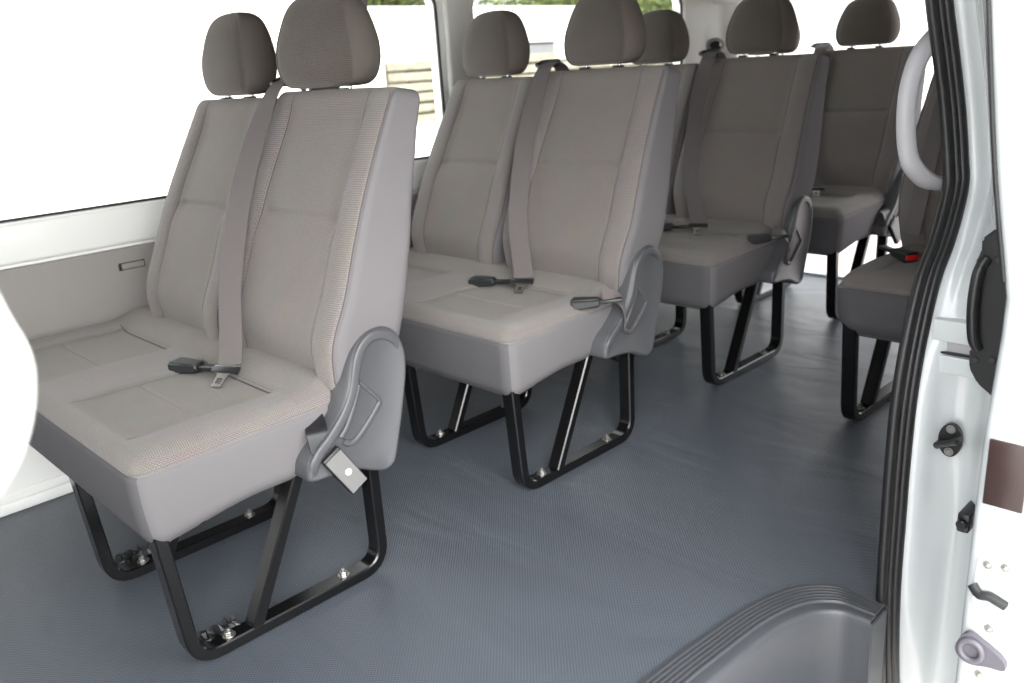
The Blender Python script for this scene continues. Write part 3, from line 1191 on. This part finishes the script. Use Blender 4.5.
# belt anchor on the rear pillar ------------------------------------------------
anc = thing('belt_anchor', 'belt anchor ring with hanging black webbing on the rear corner pillar', 'belt anchor', (-0.955, 3.135, 1.035))
bm = bmesh.new()
ring = [Vector((0.036 * math.cos(t), 0, 0.026 * math.sin(t))) for t in [2 * math.pi * k / 28 for k in range(28)]]
sweep(bm, ring, circ(0.008, 8), (0, 1, 0), closed=True)
o = obj('anchor_ring', from_bm('anchor_ring', bm, M_HANDLE), anc)
o.rotation_euler = (0, 0, math.radians(40)); o.location = (0.022, -0.018, 0)
bm = bmesh.new()
add_cyl(bm, (0, 0, 0.006), (0.022, -0.022, 0.006), 0.026, 0.023, n=20, bev=0.004)
obj('anchor_cap', from_bm('anchor_cap', bm, M_BLACKP), anc)
ribbon('webbing', [(0.026, -0.022, -0.004), (0.024, -0.020, -0.08), (0.022, -0.016, -0.20), (0.020, -0.012, -0.26)], 0.046, 0.003, (0.75, 0.65, 0), M_BLACKP, anc)

# spare webbing hanging behind the first aisle back, from window shoulder down
bz = thing('shoulder_belt', 'grey shoulder webbing rising behind the nearest aisle headrest', 'seat belt', (-0.40, 0.66, 0.0))
ribbon('webbing', catmull([(-0.05, 0.04, 0.80), (-0.02, 0.015, 0.965), (0.035, 0.030, 1.04), (0.085, 0.040, 1.12), (0.12, 0.050, 1.22), (0.14, 0.060, 1.32), (0.15, 0.065, 1.418)], 4), 0.070, 0.002, (1, 0.3, -0.4), M_BELT, bz)

# ------------------------------------------------------------------ door aperture
seal_pts = [(0.700, 1.105, 1.40), (0.745, 1.125, 1.20), (0.768, 1.124, 1.065), (0.783, 1.139, 0.969), (0.795, 1.151, 0.886), (0.808, 1.151, 0.801), (0.815, 1.142, 0.751), (0.820, 1.088, 0.673),
            (0.820, 1.036, 0.612), (0.820, 0.996, 0.515), (0.820, 0.974, 0.411), (0.820, 0.969, 0.298), (0.820, 0.971, 0.177), (0.820, 0.976, 0.027), (0.820, 0.995, -0.12), (0.820, 1.024, -0.26)]
sp = catmull(seal_pts, 6)
seal = thing('door_seal', 'black rubber seal round the rear edge of the door opening', 'seal', (0, 0, 0))
for nm, dx, dy, r1, r2 in (('seal_lip', -0.008, -0.016, 0.012, 0.010), ('seal_bead', 0.008, 0.006, 0.011, 0.010), ('seal_flange', 0.001, -0.004, 0.008, 0.008)):
    bm = bmesh.new()
    sweep(bm, [p + Vector((dx, dy, 0)) for p in sp], [(a * r1 / 0.01, b_ * r2 / 0.01) for a, b_ in circ(0.01, 12)], (0, 1, 0))
    obj(nm, from_bm(nm, bm, M_SEAL, sharp=60), seal)

# painted door pillar between the seal and the outer skin
secs = []
Vj, Fj = [], []
jp = catmull([(p[0], p[1], p[2]) for p in seal_pts], 4)
NJ = 14
for p in jp:
    z = p.z
    lean = max(0, z - 0.72) * 0.15
    ox, oy = 0.965 - lean, 0.985
    # concave channel: step out, run back, then turn to the outer skin
    low = 1 - smooth01((z - 0.02) / 0.30)
    P0 = Vector((p.x - 0.006, p.y + 0.012, z))
    P1 = Vector((p.x + 0.028, p.y + 0.014, z))
    P2 = Vector((p.x + 0.052, max(p.y, 1.0) + 0.020, z))
    P3 = Vector((ox - 0.050 - 0.02 * low, 1.030 + 0.03 * low, z))
    P4 = Vector((ox - 0.018 + 0.0 * low, oy + 0.012 + 0.03 * low, z))
    P5 = Vector((ox, oy + 0.03, z))
    P6 = Vector((ox + 0.004, oy + 0.20, z))
    P7 = Vector((ox + 0.006, 3.2, z))
    cs = catmull([P0, P1, P2, P3, P4, P5, P6], 4) + [P7]
    L = len(cs)
    Vj += cs
for i in range(len(jp) - 1):
    for j in range(L - 1):
        a = i * L + j
        Fj.append((a, a + L, a + L + 1, a + 1))
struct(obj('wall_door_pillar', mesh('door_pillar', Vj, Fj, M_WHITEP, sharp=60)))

# roller rail end: two pale ledges on the pillar with a black strip for the shade in the gap between
rail = thing('door_rail', 'white slide rail on the door pillar, a thin dark strip for the shade in its gap', 'rail', (0.868, 1.005, 0.50))
bm = bmesh.new()
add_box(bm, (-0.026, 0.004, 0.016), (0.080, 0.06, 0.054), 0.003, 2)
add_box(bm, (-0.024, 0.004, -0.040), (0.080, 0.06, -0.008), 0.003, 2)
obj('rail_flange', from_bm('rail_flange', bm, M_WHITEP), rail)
bm = bmesh.new()
add_box(bm, (-0.022, 0.012, -0.010), (0.080, 0.055, 0.018), 0.001, 1)
obj('rail_back', from_bm('rail_back', bm, M_HANDLE), rail)
bm = bmesh.new()
add_box(bm, (-0.023, 0.006, -0.006), (0.080, 0.020, -0.002), 0.001, 1)
obj('rail_gap_shade', from_bm('rail_gap_shade', bm, M_BLACKP), rail)

# striker on the pillar
st = thing('door_striker', 'black metal striker loop bolted to the white door pillar', 'striker', (0.888, 1.010, 0.341))
bm = bmesh.new()
out = [Vector((0.0195 * math.cos(t) * (1.0 if abs(math.sin(t)) < .9 else 1), 0, 0.031 * math.sin(t))) for t in [2 * math.pi * k / 24 for k in range(24)]]
add_verts = [bm.verts.new((p.x, 0.006, p.z)) for p in out]
bm.faces.new(add_verts)
ext = bmesh.ops.extrude_face_region(bm, geom=list(bm.faces))
bmesh.ops.translate(bm, vec=(0, -0.008, 0), verts=[q for q in ext['geom'] if isinstance(q, bmesh.types.BMVert)])
add_cyl(bm, (-0.014, -0.002, -0.006), (-0.014, -0.024, -0.006), 0.006, n=12, bev=0.001)
add_cyl(bm, (0.014, -0.002, 0.008), (0.014, -0.020, 0.008), 0.006, n=12, bev=0.001)
add_cyl(bm, (-0.016, -0.022, -0.006), (0.016, -0.020, 0.008), 0.0055, n=12)
obj('striker_plate', from_bm('striker_plate', bm, M_BLACKP), st)
for zz in (0.021, -0.021):
    o = place(ME_BOLT, 'bolt', st, (0, -0.002, zz), (90, 0, 0))
    o.scale = (0.62, 0.62, 0.6)
# rubber plug and edge clip
tag(obj('rubber_plug', from_bm('rubber_plug', (lambda b_: (add_cyl(b_, (0.842, 1.008, 0.168), (0.842, 0.988, 0.166), 0.013, 0.011, n=18, bev=0.003), b_)[1])(bmesh.new()), M_SEAL)),
    'small black rubber plug at the seal edge, below the striker', 'plug')
tag(obj('edge_clip', from_bm('edge_clip', (lambda b_: (add_box(b_, (0.925, 0.965, 0.196), (0.945, 1.03, 0.232), 0.004, 2), add_cyl(b_, (0.935, 0.97, 0.215), (0.935, 0.955, 0.214), 0.009, n=14, bev=0.002), b_)[2])(bmesh.new()), M_BLACKP)),
    'black clip on the pillar corner beside the door edge', 'clip')

# grab handle on the pillar by the seal
hp = catmull([(0.770, 1.200, 1.030), (0.762, 1.165, 1.020), (0.750, 1.112, 0.985), (0.744, 1.088, 0.940), (0.742, 1.084, 0.885), (0.746, 1.088, 0.830), (0.754, 1.100, 0.795), (0.768, 1.140, 0.764), (0.785, 1.200, 0.752)], 8)
bm = bmesh.new()
nh = len(hp)
sc = [1.0 + 0.35 * (abs(i / (nh - 1) - 0.5) * 2) ** 4 for i in range(nh)]
sweep(bm, hp, [(a * 1.45, b_) for a, b_ in circ(0.0112, 14)], (0.8, 0.6, 0), scale=sc)
tag(obj('grab_handle', from_bm('grab_handle', bm, M_HANDLE, sharp=70)), 'pale grey plastic grab handle curving out beside the black seal', 'handle')
# front grab handle right beside the lens
hp = catmull([(0.80, -0.62, 1.075), (0.800, -0.50, 1.055), (0.800, -0.415, 1.000), (0.802, -0.380, 0.940), (0.804, -0.366, 0.885), (0.804, -0.361, 0.855), (0.804, -0.378, 0.815), (0.804, -0.420, 0.785), (0.80, -0.48, 0.768), (0.80, -0.62, 0.760)], 8)
bm = bmesh.new()
sweep(bm, hp, [(a * 1.1, b_ * 1.5) for a, b_ in circ(0.018, 14)], (1, 0, 0))
tag(obj('grab_handle', from_bm('grab_handle', bm, M_HANDLEW, sharp=70)), 'blurred white grab handle at the far left, closest to the viewer', 'handle')

# ------------------------------------------------------------------ sliding door standing open
door = bpy.data.objects.new('door_1', None)
COL.objects.link(door)
struct(door)
door['label'] = 'white sliding door slid back along the body side'
bm = bmesh.new()
Vd, Fd = [], []
zsd = [-0.30 + 0.05 * k for k in range(35)]
for z in zsd:
    lean = max(0, z - 0.70) * 0.13
    bulge = 0.022 + 0.008 * gauss(z - 0.68, 0.12)
    xi = 1.018 - lean + bulge
    xo = 1.118 - lean + bulge
    cs = catmull([Vector((xi - 0.012, 0.745, z)), Vector((xi - 0.010, 0.690, z)), Vector((xi, 0.658, z)), Vector((xi + 0.03, 0.650, z)), Vector((xo - 0.03, 0.650, z)), Vector((xo - 0.004, 0.654, z)), Vector((xo + 0.004, 0.672, z)), Vector((xo + 0.010, 0.76, z))], 5)
    cs += [Vector((xo + 0.016, 1.9, z)), Vector((xi - 0.006, 1.9, z))]
    L = len(cs)
    Vd += cs
for i in range(len(zsd) - 1):
    for j in range(L):
        a, b_ = i * L + j, i * L + (j + 1) % L
        Fd.append((a, b_, b_ + L, a + L))
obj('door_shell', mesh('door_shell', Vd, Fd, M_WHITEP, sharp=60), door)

# weatherstrip up the inner edge of the door
bm = bmesh.new()
pth = []
for z in [0.72 + 0.06 * k for k in range(12)]:
    lean = max(0, z - 0.70) * 0.13
    bulge = 0.022 + 0.008 * gauss(z - 0.68, 0.12)
    pth.append(Vector((1.018 - lean + bulge - 0.006, 0.664, z)))
sweep(bm, pth, circ(0.0035, 8), (1, 0, 0))
obj('weatherstrip', from_bm('weatherstrip', bm, M_SEAL, sharp=60), door)


def dface(z):
    return 0.648


# label, latch, bolts and rubber buffer on the door edge
bm = bmesh.new()
add_box(bm, (1.047, 0.6465, 0.428), (1.094, 0.651, 0.520), 0.002, 2)
obj('warning_label', from_bm('warning_label', bm, M_STICK), door)['label'] = 'dark brown rectangular label'
for x, z in ((1.062, 0.341), (1.083, 0.345), (1.073, 0.247), (1.068, 0.170)):
    o = place(ME_BOLT, 'bolt', door, (x, 0.6495, z), (90, 0, 0))
    o.scale = (0.5, 0.5, 0.35)
bm = bmesh.new()
lp = catmull([(1.047, 0.646, 0.307), (1.058, 0.642, 0.298), (1.070, 0.642, 0.300), (1.082, 0.643, 0.296), (1.090, 0.645, 0.292)], 6)
sweep(bm, lp, rrect(0.012, 0.012, 0.004, 2), (0, 1, 0))
obj('latch', from_bm('latch', bm, M_BLACKP), door)
bm = bmesh.new()
pts = [(1.052, 0.30), (1.088, 0.302), (1.094, 0.33), (1.090, 0.362), (1.056, 0.358), (1.050, 0.33)]
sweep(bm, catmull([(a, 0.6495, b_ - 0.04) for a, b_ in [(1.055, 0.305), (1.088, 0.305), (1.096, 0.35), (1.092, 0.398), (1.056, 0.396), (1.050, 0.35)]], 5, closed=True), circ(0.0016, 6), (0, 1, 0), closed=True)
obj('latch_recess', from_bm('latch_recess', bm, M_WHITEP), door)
bm = bmesh.new()
t = bmesh.new()
bp = catmull([(1.038, 0.646, 0.213), (1.050, 0.646, 0.236), (1.070, 0.646, 0.230), (1.096, 0.646, 0.215), (1.100, 0.646, 0.200), (1.080, 0.646, 0.196), (1.058, 0.646, 0.190), (1.042, 0.646, 0.197)], 5, closed=True)
vs = [bm.verts.new(p) for p in bp]
f0 = bm.faces.new(vs)
ext = bmesh.ops.extrude_face_region(bm, geom=[f0])
bmesh.ops.translate(bm, vec=(0, -0.010, 0), verts=[q for q in ext['geom'] if isinstance(q, bmesh.types.BMVert)])
t.free()
ring = [Vector((1.058 + 0.014 * math.cos(a), 0.634, 0.213 + 0.015 * math.sin(a))) for a in [2 * math.pi * k / 20 for k in range(20)]]
sweep(bm, ring, circ(0.0045, 8), (0, 1, 0), closed=True)
obj('rubber_buffer', from_bm('rubber_buffer', bm, M_RUBBERG, sharp=50), door)

# inner pull handle of the door (black, with screws)
dh = thing('door_handle', 'black plastic pull handle on the inside edge of the sliding door', 'handle', (0, 0, 0))
dh.parent = door
for k_ in ('label', 'category'):
    del dh[k_]
bm = bmesh.new()
ho = [(0.935, 0.718), (0.952, 0.735), (0.992, 0.745), (0.998, 0.60), (0.992, 0.468), (0.975, 0.474), (0.950, 0.492), (0.936, 0.515), (0.934, 0.545), (0.940, 0.552), (0.936, 0.60), (0.930, 0.66), (0.931, 0.69), (0.937, 0.697)]
vs = [bm.verts.new((a, 0.905, b_)) for a, b_ in ho]
f0 = bm.faces.new(vs)
ext = bmesh.ops.extrude_face_region(bm, geom=[f0])
bmesh.ops.translate(bm, vec=(0, 0.06, 0), verts=[q for q in ext['geom'] if isinstance(q, bmesh.types.BMVert)])
bmesh.ops.recalc_face_normals(bm, faces=bm.faces)
bmesh.ops.bevel(bm, geom=[e for e in bm.edges], offset=0.0035, segments=3, affect='EDGES')
obj('grip_plate', from_bm('grip_plate', bm, M_BLACKP, sharp=40), dh)
bm = bmesh.new()
sweep(bm, catmull([(0.946, 0.904, 0.690), (0.939, 0.895, 0.670), (0.937, 0.892, 0.62), (0.941, 0.895, 0.57), (0.947, 0.904, 0.55)], 6), circ(0.0085, 10), (1, 0, 0))
obj('grip_bar', from_bm('grip_bar', bm, M_BLACKP, sharp=60), dh)
for x, z in ((0.962, 0.690), (0.968, 0.535), (0.944, 0.530)):
    bm = bmesh.new()
    add_cyl(bm, (x, 0.907, z), (x, 0.902, z), 0.006, n=14, bev=0.0012)
    obj('screw', from_bm('screw', bm, M_BUCKLE), dh)
bm = bmesh.new()
add_box(bm, (0.975, 0.93, 0.46), (1.03, 1.9, 0.74), 0.01, 2)
obj('inner_trim', from_bm('inner_trim', bm, M_BLACKP), door)

# ------------------------------------------------------------------ outside
bm = bmesh.new()
add_box(bm, (-60, -40, -0.75), (40, 80, -0.65))
struct(obj('ground', from_bm('ground', bm, M_CONC, smooth=False)))

bm = bmesh.new()
add_box(bm, (-9, 4.2, -0.66), (9, 22, -0.638))
struct(obj('ground_paving', from_bm('ground_paving', bm, m_noise('pinkish_paving', (150, 139, 137), (165, 153, 151), 2.5, bump=0.1), smooth=False)))

# stone retaining wall, five courses, each a course of long stones
rw = thing('retaining_wall', 'pale stone retaining wall of long stacked courses beyond the windows', 'wall', (-22, 17.8, -0.65))
bm = bmesh.new()
rs = random.Random(5)
zc = 0.0
hts = [0.30, 0.28, 0.28, 0.27, 0.30, 0.30]
Bg = bmesh.new()
add_box(Bg, (-1.2, 0.05, 0), (-0.12, 20, sum(hts) + 5 * 0.06 - 0.04))
obj('joint_core', from_bm('joint_core', Bg, M_GAP, smooth=False), rw)
for k, h in enumerate(hts):
    y = 0.0
    while y < 20:
        L_ = rs.uniform(1.6, 3.2)
        add_box(bm, (-1.0 - rs.uniform(0, .05), y, zc), (rs.uniform(-.03, .03), y + L_ - 0.03, zc + h - rs.uniform(0, 0.03)), 0.04, 2)
        y += L_
    zc += h + 0.06
obj('stone_courses', from_bm('stone_courses', bm, M_LOG), rw)['kind'] = 'stuff'
# upper terrace behind the wall
bm = bmesh.new()
add_box(bm, (-60, 18.0, -0.65), (-22.6, 62, 1.35), 0.1, 2)
struct(obj('ground_terrace', from_bm('ground_terrace', bm, M_CONC, smooth=False)))


def leafy(loc, rad, label, mat, seed, group=None, n=900):
    t = thing('bush', label, 'bush', loc, group)
    rs = random.Random(seed)
    # woody stems
    b1 = bmesh.new()
    for k in range(6):
        a = rs.uniform(0, 6.28)
        e = Vector((math.cos(a) * rad[0] * .5, math.sin(a) * rad[1] * .5, rad[2] * rs.uniform(.9, 1.5)))
        add_cyl(b1, (0, 0, 0), e, 0.06, 0.02, n=7)
    obj('stem', from_bm('stem', b1, M_BROWN), t)
    V, Fc = [], []
    for k in range(n):
        u = rs.random() ** 0.4
        th, ph = rs.uniform(0, 6.283), math.acos(rs.uniform(-1, 1))
        lump = 0.8 + 0.4 * noise.noise(Vector((math.cos(th) * 2, math.sin(th) * 2, ph * 1.5 + seed)))
        c = Vector((math.sin(ph) * math.cos(th) * rad[0] * u * lump, math.sin(ph) * math.sin(th) * rad[1] * u * lump, rad[2] + math.cos(ph) * rad[2] * u * lump))
        nrm = Vector((rs.gauss(0, 1), rs.gauss(0, 1), rs.gauss(0, 1))).normalized()
        a_ = nrm.orthogonal().normalized()
        b_ = nrm.cross(a_)
        s = rs.uniform(0.12, 0.26)
        i0 = len(V)
        V += [c + a_ * s, c + b_ * s * .5 + nrm * s * .1, c - a_ * s, c - b_ * s * .5 + nrm * s * .1]
        Fc.append((i0, i0 + 1, i0 + 2, i0 + 3))
    obj('foliage', mesh('foliage', V, Fc, mat, smooth=False), t)
    return t


leafy((-24.5, 34.8, 0.4), (2.2, 3.6, 2.0), 'green bush with some yellow leaves, seen at the rear side window', M_GREEN, 1, n=3500)
leafy((-28.5, 44.2, 0.6), (2.2, 3.0, 2.2), 'reddish brown shrub right of the green bush at the rear side window', M_BROWN, 2, n=2500)
leafy((-41.0, 31.0, 1.3), (2.2, 5.5, 3.6), 'green hedge high behind the retaining wall, seen above the second window seat', M_GREEN, 3, n=5000)
leafy((-43.5, 49.0, 1.3), (2.6, 9.0, 3.2), 'long green hedge on the terrace, behind the second aisle headrest', M_GREEN, 4, n=6000)
gw = thing('garden_wall', 'high white rendered wall across the terrace behind the stone wall', 'wall', (-38.0, 10.0, 1.35))
bm = bmesh.new()
add_box(bm, (-0.15, 0, 0), (0.15, 60, 2.95), 0.02, 1)
obj('wall_face', from_bm('wall_face', bm, M_CONC, smooth=False), gw)
bm = bmesh.new()
add_box(bm, (-0.22, 0, 2.95), (0.22, 60, 3.05), 0.02, 1)
obj('coping', from_bm('coping', bm, M_CONC, smooth=False), gw)
# dark garden shed far off on the terrace
sh = thing('shed', 'small dark box-like shed on the terrace beyond the second window', 'shed', (-24.4, 26.2, 1.35))
bm = bmesh.new()
add_box(bm, (-0.5, -0.55, 0), (0.5, 0.95, 0.42), 0.02, 1)
obj('shed_body', from_bm('shed_body', bm, M_STEEL), sh)
bm = bmesh.new()
add_box(bm, (-0.6, -0.65, 0.42), (0.6, 1.05, 0.50), 0.02, 1)
obj('roof', from_bm('shed_roof', bm, M_BLACKP), sh)
